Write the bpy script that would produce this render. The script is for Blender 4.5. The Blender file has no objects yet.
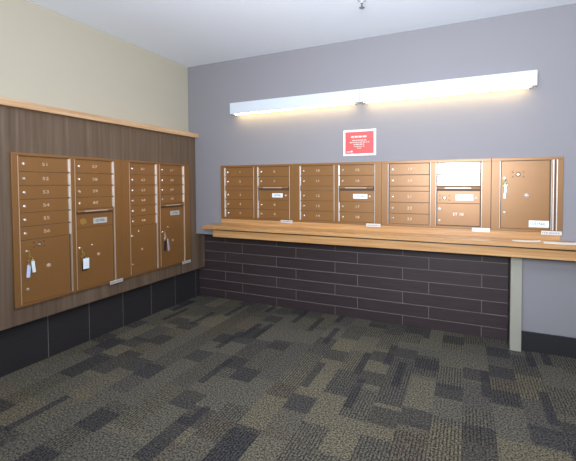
import bpy, bmesh, math, random
from mathutils import Vector, Matrix, Euler
random.seed(7)
C = bpy.context.scene.collection
sc = bpy.context.scene
PI = math.pi

# ------------------------------------------------------------------ camera
CAM = Vector((2.6901, -2.8666, 1.2013))
yaw, pitch, roll = 0.390214, 0.0306636, -0.0023121
F_PX, PX, PY = 350.64, 322.62, 194.87
cd = bpy.data.cameras.new('camera')
cd.sensor_fit = 'HORIZONTAL'; cd.sensor_width = 36.0
cd.lens = F_PX / 576 * 36.0
cd.shift_x = (288 - PX) / 576
cd.shift_y = (PY - 230.5) / 576
cd.clip_start = 0.02
cam = bpy.data.objects.new('camera', cd); C.objects.link(cam)
fw = Vector((-math.sin(yaw), math.cos(yaw), 0)); rt = Vector((math.cos(yaw), math.sin(yaw), 0)); up = Vector((0, 0, 1))
fw2 = fw * math.cos(pitch) - up * math.sin(pitch); up2 = up * math.cos(pitch) + fw * math.sin(pitch)
r3 = rt * math.cos(roll) + up2 * math.sin(roll); u3 = -rt * math.sin(roll) + up2 * math.cos(roll)
M = Matrix((r3, u3, -fw2)).transposed().to_4x4(); M.translation = CAM
cam.matrix_world = M
sc.camera = cam

# ------------------------------------------------------------------ light and exposure
sc.view_settings.view_transform = 'Standard'
sc.view_settings.look = 'None'
sc.view_settings.gamma = 1.0
sc.view_settings.use_curve_mapping = False
sc.view_settings.exposure = -0.55
w = bpy.data.worlds.new('world'); sc.world = w; w.use_nodes = True
bg = w.node_tree.nodes['Background']
bg.inputs['Color'].default_value = (0.86, 0.92, 1.0, 1); bg.inputs['Strength'].default_value = 0.2

def area(name, loc, target, size, energy, color, sy=None):
    l = bpy.data.lights.new(name, 'AREA'); l.energy = energy; l.color = color
    l.shape = 'RECTANGLE'; l.size = size; l.size_y = sy or size
    o = bpy.data.objects.new(name, l); C.objects.link(o); o.location = loc
    o.rotation_euler = (Vector(target) - Vector(loc)).to_track_quat('-Z', 'Y').to_euler()
    return o
fl = bpy.data.lights.new('camera_flash', 'SPOT'); fl.energy = 62; fl.color = (1.0, 0.97, 0.95); fl.spot_size = math.radians(112); fl.spot_blend = 1.0; fl.shadow_soft_size = 0.08
flo = bpy.data.objects.new('camera_flash', fl); C.objects.link(flo); flo.location = (2.66, -2.95, 1.36)
flo.rotation_euler = (Vector((2.3, 0, 2.0)) - flo.location).to_track_quat('-Z', 'Y').to_euler()
area('rear_fill', (1.5, -5.4, 1.9), (2.4, 0, 1.7), 2.4, 26, (0.70, 0.86, 1.0), 1.4)  # added bluish fill light from beyond the open rear of the room
area('bounce_fill', (2.6, -2.9, 1.55), (2.3, -1.7, 2.414), 1.0, 200, (0.84, 0.91, 1.0))  # added upward light without a fixture, stands in for flash off the ceiling

# ------------------------------------------------------------------ materials
def newmat(name):
    m = bpy.data.materials.new(name); m.use_nodes = True
    return m, m.node_tree, m.node_tree.nodes['Principled BSDF']
def simple(name, col, rough=0.6, metal=0.0, spec=0.5, emit=None, noise=0.0, scale=60, bump=0.0):
    m, nt, b = newmat(name)
    b.inputs['Base Color'].default_value = (*col, 1)
    b.inputs['Roughness'].default_value = rough
    b.inputs['Metallic'].default_value = metal
    b.inputs['Specular IOR Level'].default_value = spec
    if emit:
        b.inputs['Emission Color'].default_value = (*emit[0], 1); b.inputs['Emission Strength'].default_value = emit[1]
    if noise or bump:
        tc = nt.nodes.new('ShaderNodeTexCoord'); n = nt.nodes.new('ShaderNodeTexNoise')
        n.inputs['Scale'].default_value = scale; n.inputs['Detail'].default_value = 4
        nt.links.new(tc.outputs['Object'], n.inputs['Vector'])
        if noise:
            mx = nt.nodes.new('ShaderNodeMix'); mx.data_type = 'RGBA'
            mx.inputs['A'].default_value = (*[c * (1 - noise) for c in col], 1)
            mx.inputs['B'].default_value = (*[min(1, c * (1 + noise)) for c in col], 1)
            nt.links.new(n.outputs['Fac'], mx.inputs['Factor']); nt.links.new(mx.outputs['Result'], b.inputs['Base Color'])
        if bump:
            bp = nt.nodes.new('ShaderNodeBump'); bp.inputs['Strength'].default_value = bump; bp.inputs['Distance'].default_value = 0.002
            nt.links.new(n.outputs['Fac'], bp.inputs['Height']); nt.links.new(bp.outputs['Normal'], b.inputs['Normal'])
    return m

def ramp(nt, stops, fac, interp='LINEAR'):
    r = nt.nodes.new('ShaderNodeValToRGB'); e = r.color_ramp; e.interpolation = interp
    e.elements[0].position, e.elements[0].color = stops[0][0], (*stops[0][1], 1)
    e.elements[1].position, e.elements[1].color = stops[-1][0], (*stops[-1][1], 1)
    for p, c in stops[1:-1]:
        x = e.elements.new(p); x.color = (*c, 1)
    nt.links.new(fac, r.inputs['Fac']); return r.outputs['Color']
def math_(nt, op, a, b=None, c=None):
    n = nt.nodes.new('ShaderNodeMath'); n.operation = op
    for i, v in enumerate((a, b, c)):
        if v is None: continue
        if isinstance(v, (int, float)): n.inputs[i].default_value = v
        else: nt.links.new(v, n.inputs[i])
    return n.outputs[0]
def xyz(nt, v):
    n = nt.nodes.new('ShaderNodeSeparateXYZ'); nt.links.new(v, n.inputs[0]); return n.outputs
def comb(nt, x, y, z=0.0):
    n = nt.nodes.new('ShaderNodeCombineXYZ')
    for i, v in enumerate((x, y, z)):
        if isinstance(v, (int, float)): n.inputs[i].default_value = v
        else: nt.links.new(v, n.inputs[i])
    return n.outputs[0]
def mixc(nt, f, a, b, blend='MIX'):
    n = nt.nodes.new('ShaderNodeMix'); n.data_type = 'RGBA'; n.blend_type = blend
    for k, v in (('Factor', f), ('A', a), ('B', b)):
        if isinstance(v, (int, float)): n.inputs[k].default_value = v
        elif isinstance(v, tuple): n.inputs[k].default_value = (*v, 1)
        else: nt.links.new(v, n.inputs[k])
    return n.outputs['Result']
def white(nt, vec):
    n = nt.nodes.new('ShaderNodeTexWhiteNoise'); n.noise_dimensions = '3D'; nt.links.new(vec, n.inputs['Vector']); return n.outputs['Value']

def wood(name, dark, light, axis='X', rough=0.4, scale=1.0, spec=0.5):
    m, nt, b = newmat(name)
    tc = nt.nodes.new('ShaderNodeTexCoord'); x, y, z = xyz(nt, tc.outputs['Object'])
    s = 2.2 * scale; t = 60 * scale
    v = {'X': lambda: comb(nt, math_(nt, 'MULTIPLY', x, s), math_(nt, 'MULTIPLY', y, t), math_(nt, 'MULTIPLY', z, t)),
         'Y': lambda: comb(nt, math_(nt, 'MULTIPLY', x, t), math_(nt, 'MULTIPLY', y, s), math_(nt, 'MULTIPLY', z, t)),
         'Z': lambda: comb(nt, math_(nt, 'MULTIPLY', x, t), math_(nt, 'MULTIPLY', y, t), math_(nt, 'MULTIPLY', z, s))}[axis]()
    n = nt.nodes.new('ShaderNodeTexNoise'); n.inputs['Scale'].default_value = 1; n.inputs['Detail'].default_value = 5; n.inputs['Distortion'].default_value = 0.4
    nt.links.new(v, n.inputs['Vector'])
    c = ramp(nt, [(0.3, dark), (0.55, tuple((a + b2) / 2 for a, b2 in zip(dark, light))), (0.7, light)], n.outputs['Fac'])
    nt.links.new(c, b.inputs['Base Color']); b.inputs['Roughness'].default_value = rough; b.inputs['Specular IOR Level'].default_value = spec
    return m

def tile_mat(name, tile, tile2, grout, w_, h_, off, org, horiz='X', gw=0.0021):
    m, nt, b = newmat(name)
    tc = nt.nodes.new('ShaderNodeTexCoord'); x, y, z = xyz(nt, tc.outputs['Object'])
    hx = x if horiz == 'X' else y
    v = comb(nt, math_(nt, 'SUBTRACT', hx, org[0]), math_(nt, 'SUBTRACT', z, org[1]))
    br = nt.nodes.new('ShaderNodeTexBrick'); nt.links.new(v, br.inputs['Vector'])
    br.offset = off; br.offset_frequency = 2; br.squash = 1
    br.inputs['Scale'].default_value = 1; br.inputs['Mortar Size'].default_value = gw; br.inputs['Mortar Smooth'].default_value = 0.0
    br.inputs['Brick Width'].default_value = w_; br.inputs['Row Height'].default_value = h_
    br.inputs['Color1'].default_value = (*tile, 1); br.inputs['Color2'].default_value = (*tile2, 1); br.inputs['Mortar'].default_value = (*grout, 1)
    n = nt.nodes.new('ShaderNodeTexNoise'); n.inputs['Scale'].default_value = 1
    nt.links.new(comb(nt, math_(nt, 'MULTIPLY', hx, 5), math_(nt, 'MULTIPLY', z, 90)), n.inputs['Vector'])
    c = mixc(nt, 0.35, br.outputs['Color'], ramp(nt, [(0.3, (0.3, 0.3, 0.3)), (0.7, (1, 1, 1))], n.outputs['Fac']), 'MULTIPLY')
    nt.links.new(c, b.inputs['Base Color']); b.inputs['Roughness'].default_value = 0.42
    bp = nt.nodes.new('ShaderNodeBump'); bp.inputs['Distance'].default_value = 0.002; bp.inputs['Strength'].default_value = 0.4; bp.invert = True
    nt.links.new(br.outputs['Fac'], bp.inputs['Height']); nt.links.new(bp.outputs['Normal'], b.inputs['Normal'])
    return m

def carpet_mat():
    m, nt, b = newmat('carpet')
    tc = nt.nodes.new('ShaderNodeTexCoord'); x, y, z = xyz(nt, tc.outputs['Object'])
    x = math_(nt, 'ADD', x, 10.07); y = math_(nt, 'ADD', y, 10.0)
    P = 0.15
    col = math_(nt, 'FLOOR', math_(nt, 'DIVIDE', x, P))
    def layer(cw, ch, seed):
        cx = math_(nt, 'FLOOR', math_(nt, 'DIVIDE', x, cw))
        jit = math_(nt, 'MULTIPLY', white(nt, comb(nt, cx, seed, 3.1)), ch)
        cy = math_(nt, 'FLOOR', math_(nt, 'DIVIDE', math_(nt, 'ADD', y, jit), ch))
        def rnd(k): return white(nt, comb(nt, cx, cy, seed + k))
        return rnd
    big = layer(0.30, 0.42, 11.3); mid = layer(0.15, 0.27, 4.7); sm = layer(0.15, 0.145, 7.9); thin = layer(0.05, 0.30, 2.3)
    tan = (0.142, 0.128, 0.094); grey = (0.112, 0.107, 0.092); slate = (0.036, 0.037, 0.046); brown = (0.112, 0.100, 0.080)
    c = ramp(nt, [(0.0, grey), (0.3, tan), (0.55, brown), (0.75, (0.130, 0.122, 0.096)), (0.9, grey)], big(0), 'CONSTANT')
    c = mixc(nt, math_(nt, 'MULTIPLY', math_(nt, 'GREATER_THAN', mid(0), 0.45), 0.7), c, ramp(nt, [(0, grey), (0.35, (0.150, 0.136, 0.100)), (0.7, (0.082, 0.079, 0.078))], mid(1), 'CONSTANT'))
    c = mixc(nt, math_(nt, 'MULTIPLY', math_(nt, 'GREATER_THAN', sm(0), 0.82), 0.62), c, slate)
    c = mixc(nt, math_(nt, 'MULTIPLY', math_(nt, 'GREATER_THAN', thin(0), 0.95), 0.7), c, slate)
    # ribbed cells: lines running towards the back wall
    rib = math_(nt, 'GREATER_THAN', math_(nt, 'FRACT', math_(nt, 'DIVIDE', x, 0.0165)), 0.58)
    isr = math_(nt, 'GREATER_THAN', mid(5), 0.52)
    n0 = nt.nodes.new('ShaderNodeTexNoise'); n0.inputs['Scale'].default_value = 90; n0.inputs['Detail'].default_value = 1
    nt.links.new(tc.outputs['Object'], n0.inputs['Vector'])
    brk = math_(nt, 'GREATER_THAN', n0.outputs['Fac'], 0.42)
    c = mixc(nt, math_(nt, 'MULTIPLY', math_(nt, 'MULTIPLY', rib, isr), math_(nt, 'MULTIPLY', brk, 0.7)), c, (0.018, 0.019, 0.024))
    n1 = nt.nodes.new('ShaderNodeTexNoise'); n1.inputs['Scale'].default_value = 115; n1.inputs['Detail'].default_value = 3
    nt.links.new(tc.outputs['Object'], n1.inputs['Vector'])
    sp = ramp(nt, [(0.38, (0.22, 0.22, 0.235)), (0.62, (1.50, 1.42, 1.30))], n1.outputs['Fac'])
    c = mixc(nt, 0.9, c, sp, 'MULTIPLY')
    nt.links.new(c, b.inputs['Base Color']); b.inputs['Roughness'].default_value = 0.95; b.inputs['Specular IOR Level'].default_value = 0.1
    bp = nt.nodes.new('ShaderNodeBump'); bp.inputs['Distance'].default_value = 0.002; bp.inputs['Strength'].default_value = 0.3
    nt.links.new(n1.outputs['Fac'], bp.inputs['Height']); nt.links.new(bp.outputs['Normal'], b.inputs['Normal'])
    return m

M_grey = simple('grey_violet_paint', (0.258, 0.245, 0.262), 0.75, spec=0.25, bump=0.15, scale=250)
M_cream = simple('cream_paint', (0.485, 0.44, 0.345), 0.8, spec=0.2, bump=0.15, scale=250)
M_ceil = simple('ceiling_paint', (0.86, 0.89, 0.95), 0.9, spec=0.1)
M_carpet = carpet_mat()
M_tile = tile_mat('plum_brown_wall_tile', (0.046, 0.030, 0.033), (0.054, 0.037, 0.039), (0.22, 0.19, 0.185), 0.6118, 0.1015, 0.3485, (0.5712, -0.0161))
M_tile_l = tile_mat('charcoal_base_tile', (0.030, 0.027, 0.030), (0.034, 0.030, 0.033), (0.22, 0.20, 0.20), 0.2867, 0.6, 0.0, (-1.3683 - 20 * 0.2867, -0.1), 'Y')
M_panel = wood('dark_laminate', (0.105, 0.068, 0.043), (0.180, 0.124, 0.086), 'Z', 0.5, 0.55, 0.35)
M_oak = wood('light_oak', (0.39, 0.19, 0.07), (0.58, 0.34, 0.15), 'X', 0.32)
M_oak_y = wood('light_oak_lengthwise', (0.46, 0.265, 0.13), (0.66, 0.43, 0.25), 'Y', 0.4)
M_post = simple('pale_stone_paint', (0.34, 0.325, 0.265), 0.6)
M_base = simple('charcoal_baseboard', (0.020, 0.019, 0.021), 0.5)
M_bronze = simple('golden_bronze_metal', (0.26, 0.121, 0.036), 0.42, 0.3, 0.75, noise=0.05, scale=12)
M_door = simple('golden_bronze_door', (0.275, 0.128, 0.038), 0.40, 0.3, 0.75, noise=0.05, scale=12)
M_flap = simple('glossy_bronze_flap', (0.27, 0.135, 0.05), 0.21, 0.0, 1.0, noise=0.05, scale=12)
M_hollow = simple('compartment_brown_metal', (0.10, 0.055, 0.03), 0.6)
M_alu = simple('bright_aluminium', (0.80, 0.77, 0.74), 0.32, 0.45)
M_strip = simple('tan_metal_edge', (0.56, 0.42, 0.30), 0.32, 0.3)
M_strip_grey = simple('silvery_metal_edge', (0.62, 0.56, 0.50), 0.32, 0.3)
M_worn = simple('worn_grey_label', (0.46, 0.46, 0.43), 0.5)
M_chrome = simple('chrome', (0.88, 0.88, 0.86), 0.18, 0.8)
M_dark = simple('black_plastic', (0.02, 0.02, 0.022), 0.4)
M_lab = simple('white_label', (0.82, 0.87, 0.90), 0.5)
M_ink = simple('navy_ink', (0.05, 0.08, 0.16), 0.6)
M_num = simple('pale_engraving', (0.62, 0.48, 0.35), 0.5)
M_white = simple('white_enamel', (0.60, 0.64, 0.69), 0.5)
M_lens = simple('glowing_lens', (0.9, 0.88, 0.8), 0.4, emit=((1.0, 0.74, 0.31), 30))
M_red = simple('red_notice_paper', (0.72, 0.085, 0.085), 0.5)
M_paper = simple('white_paper', (0.85, 0.84, 0.82), 0.6)
M_brass = simple('brass', (0.62, 0.42, 0.12), 0.3, 0.8)
M_tagblue = simple('pale_blue_plastic', (0.52, 0.62, 0.85), 0.4)
M_tagviol = simple('pale_violet_plastic', (0.45, 0.36, 0.42), 0.4)
M_green = simple('green_plastic', (0.22, 0.36, 0.03), 0.4)

# ------------------------------------------------------------------ mesh helpers
def box(bm, x0, x1, y0, y1, z0, z1, bev=0.0):
    r = bmesh.ops.create_cube(bm, size=1.0); vs = r['verts']
    for v in vs:
        v.co = Vector(((x0 + x1) / 2 + v.co.x * (x1 - x0), (y0 + y1) / 2 + v.co.y * (y1 - y0), (z0 + z1) / 2 + v.co.z * (z1 - z0)))
    if bev:
        es = list({e for v in vs for e in v.link_edges})
        bmesh.ops.bevel(bm, geom=es, offset=bev, segments=2, affect='EDGES', profile=0.6)
def cyl(bm, c, r, d, axis='Y', seg=20, r2=None):
    rot = {'Y': Matrix.Rotation(PI / 2, 4, 'X'), 'Z': Matrix.Identity(4), 'X': Matrix.Rotation(PI / 2, 4, 'Y')}[axis]
    bmesh.ops.create_cone(bm, cap_ends=True, segments=seg, radius1=r, radius2=r if r2 is None else r2, depth=d, matrix=Matrix.Translation(c) @ rot)
def torus(bm, c, R, r, axis='Y', seg=24, seg2=8, tilt=0.0):
    rings = []
    for i in range(seg):
        a = 2 * PI * i / seg; ring = []
        for j in range(seg2):
            b_ = 2 * PI * j / seg2; rr = R + r * math.cos(b_)
            p = Vector((rr * math.cos(a), r * math.sin(b_), rr * math.sin(a)))
            if axis == 'Z': p = Vector((p.x, p.z, p.y))
            p = Matrix.Rotation(tilt, 3, 'Z') @ p
            ring.append(bm.verts.new(p + Vector(c)))
        rings.append(ring)
    for i in range(seg):
        for j in range(seg2):
            bm.faces.new((rings[i][j], rings[(i + 1) % seg][j], rings[(i + 1) % seg][(j + 1) % seg2], rings[i][(j + 1) % seg2]))
def obj(name, bm, m, parent=None, smooth=False, label=None):
    bmesh.ops.recalc_face_normals(bm, faces=bm.faces[:])
    me = bpy.data.meshes.new(name); bm.to_mesh(me); bm.free(); me.materials.append(m)
    if smooth:
        for p in me.polygons: p.use_smooth = True
    o = bpy.data.objects.new(name, me); C.objects.link(o)
    if parent: o.parent = parent
    if label: o['label'] = label
    return o
def B(name, m, parent, *boxes, bev=0.0, label=None):
    bm = bmesh.new()
    for q in boxes: box(bm, *q, bev=bev)
    return obj(name, bm, m, parent, label=label)
def struct(name, bm, m):
    o = obj(name, bm, m); o['kind'] = 'structure'; return o
def tag(o, label, cat, group=None):
    o['label'] = label; o['category'] = cat
    if group: o['group'] = group
    return o
def thing(name, label, cat, loc=(0, 0, 0), rotz=0.0, group=None):
    o = bpy.data.objects.new(name, None); C.objects.link(o); o.location = loc; o.rotation_euler = (0, 0, rotz); o.empty_display_size = 0.05
    return tag(o, label, cat, group)
def text(name, s, size, loc, m, parent, depth=0.0006, sx=1.0):
    """words as a thin mesh facing local -Y"""
    cu = bpy.data.curves.new(name, 'FONT'); cu.body = s; cu.size = size; cu.align_x = 'CENTER'; cu.align_y = 'CENTER'; cu.extrude = depth; cu.resolution_u = 3
    t = bpy.data.objects.new(name + '_tmp', cu); C.objects.link(t)
    dg = bpy.context.evaluated_depsgraph_get(); me = bpy.data.meshes.new_from_object(t.evaluated_get(dg))
    C.objects.unlink(t); bpy.data.objects.remove(t)
    me.transform(Matrix.Translation(loc) @ Matrix.Rotation(PI / 2, 4, 'X') @ Matrix.Diagonal((sx, 1, 1, 1)))
    me.materials.clear(); me.materials.append(m); me.name = name
    o = bpy.data.objects.new(name, me); C.objects.link(o)
    if parent: o.parent = parent
    return o

# ------------------------------------------------------------------ the room
H = 2.4144; RZ = 0.6898; RD = 0.122; CX0 = 2.9875; PT = 0.0872
XR = 5.2; YF = -5.0
bm = bmesh.new(); box(bm, -0.25, XR, YF, 0.3, -0.1, 0); struct('floor', bm, M_carpet)
bm = bmesh.new(); box(bm, -0.25, XR, YF, 0.3, H, H + 0.1); struct('ceiling', bm, M_ceil)
bm = bmesh.new(); box(bm, -0.25, 0, YF, 0.3, 0, H); struct('wall_left', bm, M_cream)
bm = bmesh.new(); box(bm, 0, XR, 0, 0.3, RZ, H); box(bm, CX0 + 0.01, XR, 0, 0.3, 0, RZ); struct('wall_back', bm, M_grey)
bm = bmesh.new(); box(bm, XR, XR + 0.2, YF, 0.3, 0, H); struct('wall_right', bm, M_grey)
bm = bmesh.new(); box(bm, 0.0, CX0 + 0.01, RD, 0.3, 0, RZ); box(bm, CX0, CX0 + 0.0098, 0.0002, RD, 0, RZ - 0.0005); struct('wall_back_tiles', bm, M_tile)
bm = bmesh.new(); box(bm, 0.0005, 0.010, YF, RD - 0.0005, 0, 0.3178); struct('baseboard_left', bm, M_tile_l)
bm = bmesh.new(); box(bm, 0.0005, PT, YF, -0.0005, 0.3178, 1.6776); box(bm, 0.0005, PT, -0.0005, RD - 0.0005, 0.3178, RZ - 0.0005); struct('trim_1', bm, M_panel)
bm = bmesh.new(); box(bm, CX0 + 0.073, XR, -0.012, -0.0005, 0, 0.1395, 0.002); struct('baseboard_back', bm, M_base)
bm = bmesh.new(); box(bm, 0.0005, 0.1352, YF, -0.0005, 1.6778, 1.7201, 0.003)
tag(obj('oak_ledge', bm, M_oak_y), 'long light oak ledge capping the dark laminate panelling on the cream wall', 'ledge')
bm = bmesh.new(); box(bm, CX0, CX0 + 0.0724, -0.044, -0.0005, 0, 0.774, 0.002)
tag(obj('support_post', bm, M_post), 'pale upright post holding the oak counter, between dark tiles and bare wall', 'post')

# ------------------------------------------------------------------ counter
ct = thing('counter', 'long light oak counter shelf running under the mailboxes on the grey wall', 'counter', (0.34, 0, 0.7))
ct.location = (0, 0, 0)
B('countertop', M_oak, ct, (0.341, XR - 0.05, -0.2, -0.0005, 0.7755, 0.807), bev=0.002)
B('apron', M_oak, ct, (0.44, XR - 0.05, -0.17, -0.148, 0.70, 0.7625), bev=0.002)
B('gap_shade_strip', M_dark, ct, (0.46, XR - 0.05, -0.146, -0.120, 0.72, 0.7752))  # black strip added behind the apron gap to draw the slab's shadow line
B('back_rail', M_oak, ct, (0.422, 3.290, -0.020, -0.0005, 0.8072, 0.8585), bev=0.0015)

# ------------------------------------------------------------------ mailbox units.  local x = along the wall, local -y = out of the wall, local z = up
FF, DF, DEPTH = -0.020, -0.007, -0.0045     # frame face, door face, compartment back
def lock(parent, x, z, r=0.0095, name='lock'):
    bm = bmesh.new(); cyl(bm, (x, DF - 0.0025, z), r, 0.005, seg=16, r2=r * 0.85); cyl(bm, (x, DF - 0.006, z), r * 0.6, 0.003, seg=12)
    box(bm, x - r * 0.12, x + r * 0.12, DF - 0.008, DF - 0.007, z - r * 0.5, z + r * 0.5)
    return obj(name, bm, M_chrome, parent)
def door(unit, x0, x1, z0, z1, num=None, tilt=None, m=None, lockx=0.027, lockz=None, name='door'):
    g = 0.0021
    d = B(name, m or M_door, unit, (x0, x1, DF, DEPTH, z0 + g, z1 - g), bev=0.0012)
    if lockx is not None:
        lock(d, x0 + lockx, (z0 + z1) / 2 if lockz is None else lockz)
    if num: text('door_number', num, 0.030, (x0 + (x1 - x0) * 0.52, DF - 0.0004, (z0 + z1) / 2), M_num, d, sx=1.35)
    return d
def knob(parent, x, z, r=0.011, m=None):
    bm = bmesh.new(); cyl(bm, (x, DF - 0.003, z), r, 0.006, seg=18, r2=r * 0.8); torus(bm, (x, DF - 0.001, z), r * 1.15, 0.0014)
    return obj('viewing_plug', bm, m or M_alu, parent, True)
def emblem(parent, x, z, s=0.034):
    bm = bmesh.new(); cyl(bm, (x, DF - 0.004, z), s * 0.25, 0.008, seg=16)
    o = obj('lock_cover', bm, M_chrome, parent)
    bm = bmesh.new()
    torus(bm, (x, DF - 0.0005, z), s * 0.42, 0.0018)
    for dx in (-1, 1):
        for dz in (-1, 1): cyl(bm, (x + dx * s, DF - 0.001, z + dz * s * 0.5), 0.0048, 0.002, seg=12)
    obj('screws', bm, M_hollow, parent)
def label_plate(parent, x0, x1, z0, z1, words='US MAIL', name='mail_label', m=None):
    l = B(name, m or M_lab, parent, (x0, x1, DF - 0.003, DF - 0.0002, z0, z1), bev=0.0005, label='grey label reading US MAIL' if m else 'white label reading US MAIL')
    if words: text('lettering', words, (z1 - z0) * 0.62, ((x0 + x1) / 2, DF - 0.0034, (z0 + z1) / 2), M_ink, l, sx=min(1.25, (x1 - x0) / (z1 - z0) / 3.3))
    return l
def unit_base(name_label, loc, rotz, W, HH, cols, group='bronze wall mailbox units', top=0.021, bot=0.018, strip=None):
    u = thing('mailbox_unit', name_label, 'mailbox', loc, rotz, group)
    edge = [0.0005] + [v for c in cols for v in (c[0] - 0.008, c[1] + 0.010)] + [W - 0.0005]
    bars = [(edge[i], edge[i + 1], FF, -0.0005, bot, HH - top) for i in range(0, len(edge), 2)]
    bars += [(0.0005, W - 0.0005, FF, -0.0005, HH - top, HH - 0.0005), (0.0005, W - 0.0005, FF, -0.0005, 0.0005, bot)]
    B('frame', M_bronze, u, *bars, bev=0.0015)
    B('compartment_back', M_hollow, u, *[(c[0] - 0.0078, c[1] + 0.0098, DEPTH + 0.0002, -0.0005, bot, HH - top) for c in cols])
    # bright edge strips standing on the frame beside every column
    for c in cols:
        for xx in (c[0] - 0.0085, c[1] + 0.0105):
            B('edge_strip', strip or M_strip_grey, u, (xx - 0.0017, xx + 0.0017, FF - 0.0025, DF + 0.001, bot, HH - top), bev=0.0006, label='pale metal edge strip')
    return u
def hinge(unit, x, z0, z1, wdt=0.009):
    """bright hinge leaf beside one door"""
    bm = bmesh.new(); box(bm, x - wdt / 2, x + wdt / 2, DF - 0.010, DEPTH, z0 + 0.005, z1 - 0.005, bev=0.002)
    return obj('hinge', bm, M_alu, unit, label='bright metal hinge leaf')
def hood(unit, x0, x1, z0, z1):
    """lip of the outgoing mail slot: slopes outwards, shaded slot below"""
    bm = bmesh.new(); prof = [(DEPTH, z1), (DF - 0.004, z1), (DF - 0.020, z0 + 0.012), (DF - 0.023, z0 + 0.002), (DF - 0.018, z0 + 0.001), (DEPTH, z0 + 0.006)]
    a = [bm.verts.new((x0, y, z)) for y, z in prof]; b_ = [bm.verts.new((x1, y, z)) for y, z in prof]
    bm.faces.new(a); bm.faces.new(b_[::-1])
    for i in range(len(prof)): bm.faces.new((a[i], b_[i], b_[(i + 1) % len(prof)], a[(i + 1) % len(prof)]))
    obj('mail_slot_hood', bm, M_door, unit)
    w3 = (x1 - x0)
    B('slot_shade', M_dark, unit, (x0 + 0.004, x1 - 0.004, DEPTH - 0.0025, DEPTH, z0 - 0.0035, z0 + 0.004))  # black strip under the lip, its shadow put into the colour
    cx = (x0 + x1) / 2; bm = bmesh.new(); box(bm, cx - w3 * 0.32, cx + w3 * 0.30, DF - 0.0255, DF - 0.019, z0 + 0.0015, z0 + 0.0115, 0.002)  # added pale strip puts the highlight on the middle of the lip
    obj('lip_highlight', bm, M_strip, unit, label='pale strip painting the highlight on the mail slot lip')
def maker_plate(unit, W, wd=0.12):
    p = B('maker_plate', M_alu, unit, (W - wd - 0.006, W - 0.004, FF - 0.004, FF - 0.0004, -0.014, 0.013), bev=0.0008, label='small silver maker plate')
    bm = bmesh.new(); rr = random.Random(3)
    x = W - wd
    while x < W - 0.016:
        w_ = rr.uniform(0.004, 0.008); box(bm, x, x + w_, FF - 0.0046, FF - 0.004, -0.006, 0.005); x += w_ + rr.uniform(0.003, 0.006)
    obj('lettering', bm, simple('worn_engraving', (0.35, 0.33, 0.33), 0.6), p)

ZB = 0.859
UB = [1.366, 1.274, 1.183, 1.143, 1.052, 0.962, 0.877]
rb = [z - ZB for z in UB]
def tenant_column(u, c, nums, hs, rows):
    for (z1, z0), n in zip(rows, nums):
        door(u, c[0], c[1], z0, z1, n)
        hinge(u, c[0] - 0.004 if hs < 0 else c[1] + 0.005, z0, z1, 0.0045 if hs < 0 else 0.008) if hs else None
five = [(rb[0], rb[1]), (rb[1], rb[2]), (rb[3], rb[4]), (rb[4], rb[5]), (rb[5], rb[6])]
def spacer(u, c): B('filler_panel', M_door, u, (c[0], c[1], DF, DEPTH, rb[3] + 0.0016, rb[2] - 0.0016), bev=0.001)

# three two-column units on the grey wall
def back_unit(x0, x1, c1, c2, nums1, nums2, label, hs, kind='slot', lab=None):
    W = x1 - x0; c1 = (c1[0] - x0, c1[1] - x0); c2 = (c2[0] - x0, c2[1] - x0)
    u = unit_base(label, (x0, 0, ZB), 0, W, 1.387 - ZB, [c1, c2])
    tenant_column(u, c1, nums1, hs, five); spacer(u, c1)
    top2 = five[:2]
    if kind == 'slot':
        tenant_column(u, c2, nums2[:2], hs, top2); tenant_column(u, c2, nums2[2:], hs, five[3:])
        p = B('master_panel', M_door, u, (c2[0], c2[1], DF, DEPTH, rb[4] + 0.0016, rb[3] - 0.0005), bev=0.001)
        label_plate(p, lab[0] - x0, lab[1] - x0, 1.078 - ZB, 1.117 - ZB)
        knob(p, c2[1] - 0.035, (rb[3] + rb[4]) / 2, 0.006)
    else:
        for z1, z0 in top2:
            d = door(u, c2[0], c2[1], z0, z1, None, m=M_flap, lockx=None, name='outgoing_mail_flap')
        p = B('master_panel', M_door, u, (c2[0], c2[1], DF, DEPTH, rb[4] + 0.0016, rb[3] + 0.004), bev=0.001)
        emblem(p, 2.532 - x0, 1.094 - ZB)
        label_plate(p, lab[0] - x0, lab[1] - x0, 1.073 - ZB, 1.122 - ZB, None)['label'] = 'blank white label'
        knob(p, 2.752 - x0, 1.095 - ZB, 0.008)
        d = door(u, c2[0], c2[1], rb[6] + 0.005, rb[4], None, lockx=0.018, lockz=1.010 - ZB, name='parcel_door')
        lock(d, c2[0] + 0.018, 0.917 - ZB)
        text('door_number', 'ST 10', 0.030, (2.63 - x0, DF - 0.0006, 0.968 - ZB), M_lab, d, sx=1.1)
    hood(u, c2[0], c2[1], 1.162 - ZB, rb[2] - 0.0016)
    maker_plate(u, W)
    return u
back_unit(0.4225, 1.2265, (0.476, 0.798), (0.859, 1.182), ['1', '2', '3', '4', '5'], ['6', '7', '8', '9'],
          'bronze two-column mailbox unit above the free end of the counter, nearest the panelling', -1, lab=(1.004, 1.115))
back_unit(1.2275, 2.0395, (1.305, 1.616), (1.676, 1.975), ['10', '11', '12', '13', '14'], ['15', '16', '17', '18'],
          'bronze mailbox unit with a slim mail slot, directly below the red notice', -1, lab=(1.796, 1.920))
back_unit(2.0405, 2.8545, (2.106, 2.416), (2.478, 2.781), ['19', '20', '21', '22', '23'], [],
          'bronze mailbox unit with a glary pair of flaps over a broad white label', 0, 'flap', (2.612, 2.735))

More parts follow.
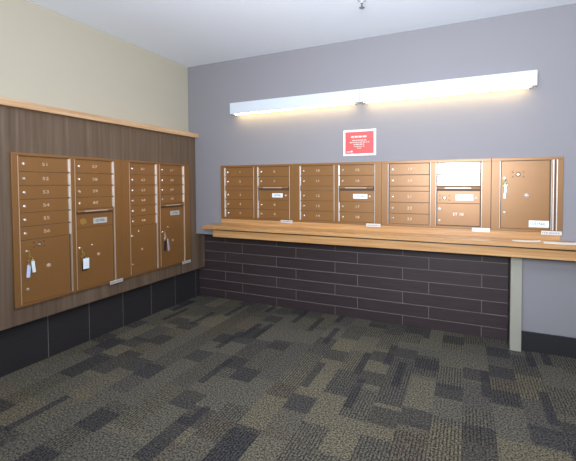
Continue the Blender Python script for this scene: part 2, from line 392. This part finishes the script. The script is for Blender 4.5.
# single tall-door unit
X0, X1 = 2.8555, 3.301
u4 = unit_base('narrow bronze mailbox unit filled by one tall door with a blue-lettered label', (X0, 0, ZB), 0, X1 - X0, 1.387 - ZB, [(2.922 - X0, 3.222 - X0)])
d = door(u4, 2.922 - X0, 3.222 - X0, 0.018, 1.366 - ZB, lockx=0.021, lockz=1.243 - ZB, name='tall_door')
lock(d, 2.944 - X0, 0.992 - ZB); emblem(d, 3.029 - X0, 1.268 - ZB)
knob(d, 3.083 - X0, 1.117 - ZB)
label_plate(d, 3.100 - X0, 3.222 - X0, 0.893 - ZB, 0.940 - ZB)
B('side_rails', M_alu, u4, (3.240 - X0, 3.246 - X0, FF - 0.006, FF - 0.0005, 0.018, 0.507), (3.262 - X0, 3.267 - X0, FF - 0.005, FF - 0.0005, 0.018, 0.507), bev=0.001, label='bright vertical rails')
B('side_channel', M_hollow, u4, (3.249 - X0, 3.258 - X0, FF - 0.003, FF - 0.0005, 0.018, 0.507))
maker_plate(u4, X1 - X0)

# two units on the panelled wall
ZL = 0.4294
def left_unit(y0, y1, c1, c2, nums1, nums2, label, divide=True, badge=None, lab=None):
    W = y1 - y0; c1 = (c1[0] - y0, c1[1] - y0); c2 = (c2[0] - y0, c2[1] - y0)
    u = unit_base(label, (PT + 0.0005, y0, ZL), PI / 2, W, 1.403 - ZL, [c1, c2], top=0.018, bot=0.014, strip=M_strip)
    zz = [1.385 - ZL] + [1.285 - ZL - 0.0872 * i for i in range(6)]
    zz = [1.385, 1.285, 1.1965, 1.108, 1.023, 0.935, 0.849]; zz = [z - ZL for z in zz]
    tenant_column(u, c1, nums1, 1, list(zip(zz, zz[1:])))
    tenant_column(u, c2, nums2, 1, list(zip(zz[:4], zz[1:5])))
    d1 = door(u, c1[0], c1[1], 0.014, zz[6], lockx=None, name='parcel_door')
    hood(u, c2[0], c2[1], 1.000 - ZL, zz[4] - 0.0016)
    if divide:
        p = B('master_panel', M_door, u, (c2[0], c2[1], DF, DEPTH, 0.886 - ZL + 0.0016, 0.984 - ZL), bev=0.001)
        d2 = door(u, c2[0], c2[1], 0.014, 0.886 - ZL, lockx=None, name='parcel_door')
    else:
        d2 = door(u, c2[0], c2[1], 0.014, 0.984 - ZL, lockx=None, name='parcel_door'); p = d2
    label_plate(p, lab[0] - y0, lab[1] - y0, lab[2] - ZL, lab[3] - ZL, m=M_worn)
    maker_plate(u, W, 0.11)
    return u, d1, d2, p
y0 = -1.602
uA, dA1, dA2, pA = left_unit(y0, -0.8635, (-1.559, -1.266), (-1.217, -0.936), ['51', '52', '53', '54', '55', '56'], ['57', '58', '59', '60'],
    'tall bronze mailbox unit on the dark panelling with key bunches in both parcel doors', lab=(-1.092, -0.984, 0.908, 0.950))
emblem(dA1, -1.455 - y0, 0.812 - ZL, 0.030)
lock(dA1, -1.526 - y0, 0.776 - ZL); lock(dA1, -1.526 - y0, 0.532 - ZL); knob(dA1, -1.402 - y0, 0.660 - ZL, m=M_strip)
bm = bmesh.new(); cyl(bm, (-1.168 - y0, DF - 0.001, 0.932 - ZL), 0.022, 0.002, seg=24); torus(bm, (-1.168 - y0, DF - 0.002, 0.932 - ZL), 0.021, 0.002)
obj('arrow_lock_cover', bm, M_brass, pA, label='dull brass round lock cover')
lock(dA2, -1.196 - y0, 0.742 - ZL); lock(dA2, -1.107 - y0, 0.752 - ZL, 0.005); knob(dA2, -1.055 - y0, 0.672 - ZL, 0.009, m=M_strip)
y1 = -0.8625
uB, dB1, dB2, pB = left_unit(y1, -0.107, (-0.781, -0.521), (-0.471, -0.192), ['61', '62', '63', '64', '65', '66'], ['67', '68', '69', '70'],
    'tall bronze mailbox unit on the dark panelling nearest the grey wall', False, lab=(-0.350, -0.240, 0.908, 0.950))
lock(dB1, -0.765 - y1, 0.770 - ZL); lock(dB1, -0.700 - y1, 0.803 - ZL, 0.005); lock(dB1, -0.765 - y1, 0.529 - ZL, 0.006); knob(dB1, -0.668 - y1, 0.644 - ZL, 0.008, m=M_strip)
lock(dB2, -0.446 - y1, 0.763 - ZL); lock(dB2, -0.385 - y1, 0.803 - ZL, 0.005); knob(dB2, -0.327 - y1, 0.671 - ZL, 0.009, m=M_strip)

# ------------------------------------------------------------------ keys hanging in the locks (local frame like the units)
def key_bunch(loc, rotz, label, tags, ringm=None):
    """loc = centre of the lock face; tags = [(dx, z_top, z_bottom, width, lean, material)]"""
    k = thing('key_bunch', label, 'keys', loc, rotz, 'key bunches hanging from the mailbox locks')
    bm = bmesh.new(); box(bm, -0.0015, 0.0015, -0.012, -0.001, -0.004, 0.004); cyl(bm, (0.0, -0.017, -0.002), 0.011, 0.0025, 'X', 16)
    obj('key', bm, M_brass, k)
    bm = bmesh.new(); torus(bm, (0.002, -0.019, -0.026), 0.018, 0.0016, tilt=0.9); torus(bm, (0.010, -0.016, -0.045), 0.010, 0.0018, tilt=0.2)
    obj('split_ring', bm, ringm or M_brass, k, True)
    bm = bmesh.new(); R = Matrix.Rotation(0.25, 4, 'Y')
    cyl(bm, (0.004, -0.014, -0.058), 0.010, 0.0022, 'Y', 14); box(bm, 0.001, 0.007, -0.0152, -0.0128, -0.098, -0.064, 0.0005)
    obj('spare_key', bm, M_brass if ringm is None else ringm, k)
    for dx, za, zb_, wd, lean, m_ in tags:
        bm = bmesh.new(); box(bm, -wd / 2, wd / 2, -0.0025, 0.0025, zb_ - za, 0, 0.002); torus(bm, (0, 0, 0.004), 0.005, 0.001)
        bmesh.ops.transform(bm, matrix=Matrix.Translation((dx, -0.012 - abs(dx) * 0.2, za)) @ Matrix.Rotation(lean, 4, 'Y'), verts=bm.verts[:])
        obj('key_tag', bm, m_, k)
    return k
LX = PT + 0.0005 + 0.0158
key_bunch((LX, -1.526, 0.776), PI / 2, 'key bunch with two long pale blue tags in the panelled wall parcel door', [(0.000, -0.085, -0.165, 0.020, 0.08, M_tagblue), (0.020, -0.064, -0.138, 0.018, -0.08, M_lab)])
key_bunch((LX, -1.196, 0.742), PI / 2, 'key bunch with one broad white tag on a dark fob beside the two blue tags', [(0.027, -0.078, -0.155, 0.044, 0.0, M_lab), (0.022, -0.074, -0.166, 0.038, 0.06, M_dark)])
key_bunch((LX, -0.446, 0.763), PI / 2, 'key bunch with slim violet tag in the parcel door closest to the grey wall', [(0.034, -0.070, -0.180, 0.018, -0.10, M_tagviol), (0.012, -0.080, -0.175, 0.022, 0.10, M_dark)], M_alu)
key_bunch((2.943, -0.0158, 1.243), 0, 'key bunch with green cover and pale blue tags on the tall single door', [(0.0, -0.022, -0.062, 0.020, 0.0, M_green), (0.006, -0.072, -0.110, 0.018, 0.05, M_tagblue), (0.0, -0.112, -0.150, 0.016, 0.0, M_lab)], M_alu)

# ------------------------------------------------------------------ light fixture on the grey wall
FL, FR, FB, FT, FD = 0.5782, 3.129, 1.8746, 1.9796, 0.0697
lf = thing('wall_light', 'long white fluorescent wall light above the mailboxes on the grey wall', 'light', (0, 0, 0))
MIDX = 1.867
for a_, b_ in ((FL, MIDX - 0.0015), (MIDX + 0.0015, FR)):
    bm = bmesh.new()
    box(bm, a_, b_, -FD, -FD + 0.004, FB, FT, 0.0012); box(bm, a_, b_, -FD + 0.004, -FD + 0.009, FB + 0.0005, FB + 0.004); box(bm, a_, b_, -FD + 0.006, -0.0005, FT - 0.006, FT)
    box(bm, a_, a_ + 0.005, -FD + 0.006, -0.0005, FB + 0.002, FT - 0.006); box(bm, b_ - 0.005, b_, -FD + 0.006, -0.0005, FB + 0.002, FT - 0.006)
    obj('housing', bm, M_white, lf)
    l0, l1 = a_ + 0.05, b_ - 0.05
    bm = bmesh.new(); n = 8; ring = []
    for xx in (l0, l1):
        ring.append([bm.verts.new((xx, -0.034 - 0.0125 * (1 - math.cos(PI * i / n)), FB + 0.004 - 0.012 * math.sin(PI * i / n))) for i in range(n + 1)])
    for i in range(n): bm.faces.new((ring[0][i], ring[0][i + 1], ring[1][i + 1], ring[1][i]))
    bm.faces.new(ring[0]); bm.faces.new(ring[1][::-1]); bm.faces.new((ring[0][0], ring[0][-1], ring[1][-1], ring[1][0]))
    obj('lens', bm, M_lens, lf, label='glowing warm lens under the housing')
    bm = bmesh.new()
    for xx in (l0 - 0.012, l1 + 0.012): box(bm, xx - 0.0115, xx + 0.0115, -0.059, -0.034, FB - 0.010, FB + 0.006, 0.002)
    obj('lens_end_cap', bm, M_white, lf)

# ------------------------------------------------------------------ notice
nt_ = thing('notice', 'red notice in a white frame on the grey wall under the light', 'notice', (1.849, 0, 1.55))
B('mount', M_paper, nt_, (-0.142, 0.142, -0.006, -0.0005, -0.109, 0.109), bev=0.001, label='white border')
B('red_sheet', M_red, nt_, (-0.124, 0.124, -0.0075, -0.0061, -0.092, 0.092))
bm = bmesh.new(); rr = random.Random(5)
def line(z, half, h, ws=(0.010, 0.026)):
    x = -half
    while x < half:
        w_ = min(rr.uniform(*ws), half - x)
        if w_ > 0.004: box(bm, x, x + w_, -0.0082, -0.0075, z - h / 2, z + h / 2)
        x += w_ + 0.006
line(0.050, 0.072, 0.015, (0.012, 0.034)); line(0.020, 0.062, 0.008); line(0.003, 0.085, 0.007); line(-0.014, 0.050, 0.008); line(-0.031, 0.045, 0.006); line(-0.046, 0.018, 0.006)
obj('printed_lines', bm, simple('pale_pink_print', (0.9, 0.55, 0.5), 0.5), nt_)
bm = bmesh.new(); box(bm, -0.112, -0.078, -0.0082, -0.0075, -0.078, -0.073); box(bm, -0.074, -0.060, -0.0082, -0.0075, -0.079, -0.066)
obj('printed_mark', bm, M_paper, nt_)

# ------------------------------------------------------------------ sprinkler, papers
sp = thing('sprinkler_head', 'small white sprinkler head hanging from the ceiling', 'sprinkler', (2.04, -0.60, H))
bm = bmesh.new(); cyl(bm, (0, 0, -0.003), 0.030, 0.005, 'Z', 28, 0.032); obj('escutcheon', bm, M_white, sp)
bm = bmesh.new(); cyl(bm, (0, 0, -0.016), 0.011, 0.021, 'Z', 16); obj('body', bm, M_chrome, sp)
bm = bmesh.new()
for s in (-1, 1): box(bm, s * 0.011 - 0.002, s * 0.011 + 0.002, -0.003, 0.003, -0.052, -0.026, 0.0008)
obj('yoke', bm, M_chrome, sp)
bm = bmesh.new(); cyl(bm, (0, 0, -0.039), 0.003, 0.026, 'Z', 10); obj('bulb', bm, M_dark, sp)
bm = bmesh.new(); cyl(bm, (0, 0, -0.0535), 0.015, 0.003, 'Z', 20)
for i in range(12):
    a = i * PI / 6; box(bm, 0.016 * math.cos(a) - 0.002, 0.016 * math.cos(a) + 0.002, 0.016 * math.sin(a) - 0.002, 0.016 * math.sin(a) + 0.002, -0.055, -0.052)
obj('deflector', bm, simple('dull_steel', (0.3, 0.3, 0.3), 0.4, 0.7), sp)

ZC = 0.8078
def sheet(loc, rz, sx, sy, label, lift=0.012):
    bm = bmesh.new(); n = 10
    for t0, dz in ((0, 0.0), (1, 0.0012)):
        g = [[bm.verts.new(((i / n - 0.5) * sx, (j - 0.5) * sy, dz + 0.0004 + lift * max(0, (i / n - 0.55)) ** 2 * (1 + t0))) for j in (0, 1)] for i in range(n + 1)]
        for i in range(n): bm.faces.new((g[i][0], g[i + 1][0], g[i + 1][1], g[i][1]))
    o = obj('leaflet', bm, M_paper); o.location = loc; o.rotation_euler = (0, 0, rz)
    md = o.modifiers.new('thick', 'SOLIDIFY'); md.thickness = 0.0008; md.offset = 1
    return tag(o, label, 'paper', 'leaflets on the counter')
sheet((3.07, -0.125, ZC), 0.05, 0.17, 0.05, 'narrow folded white leaflet lying on the counter below the tall mailbox door')
sheet((3.27, -0.145, ZC), -0.05, 0.20, 0.085, 'wider white leaflet on the counter beyond the mailboxes, reaching past the narrow one')
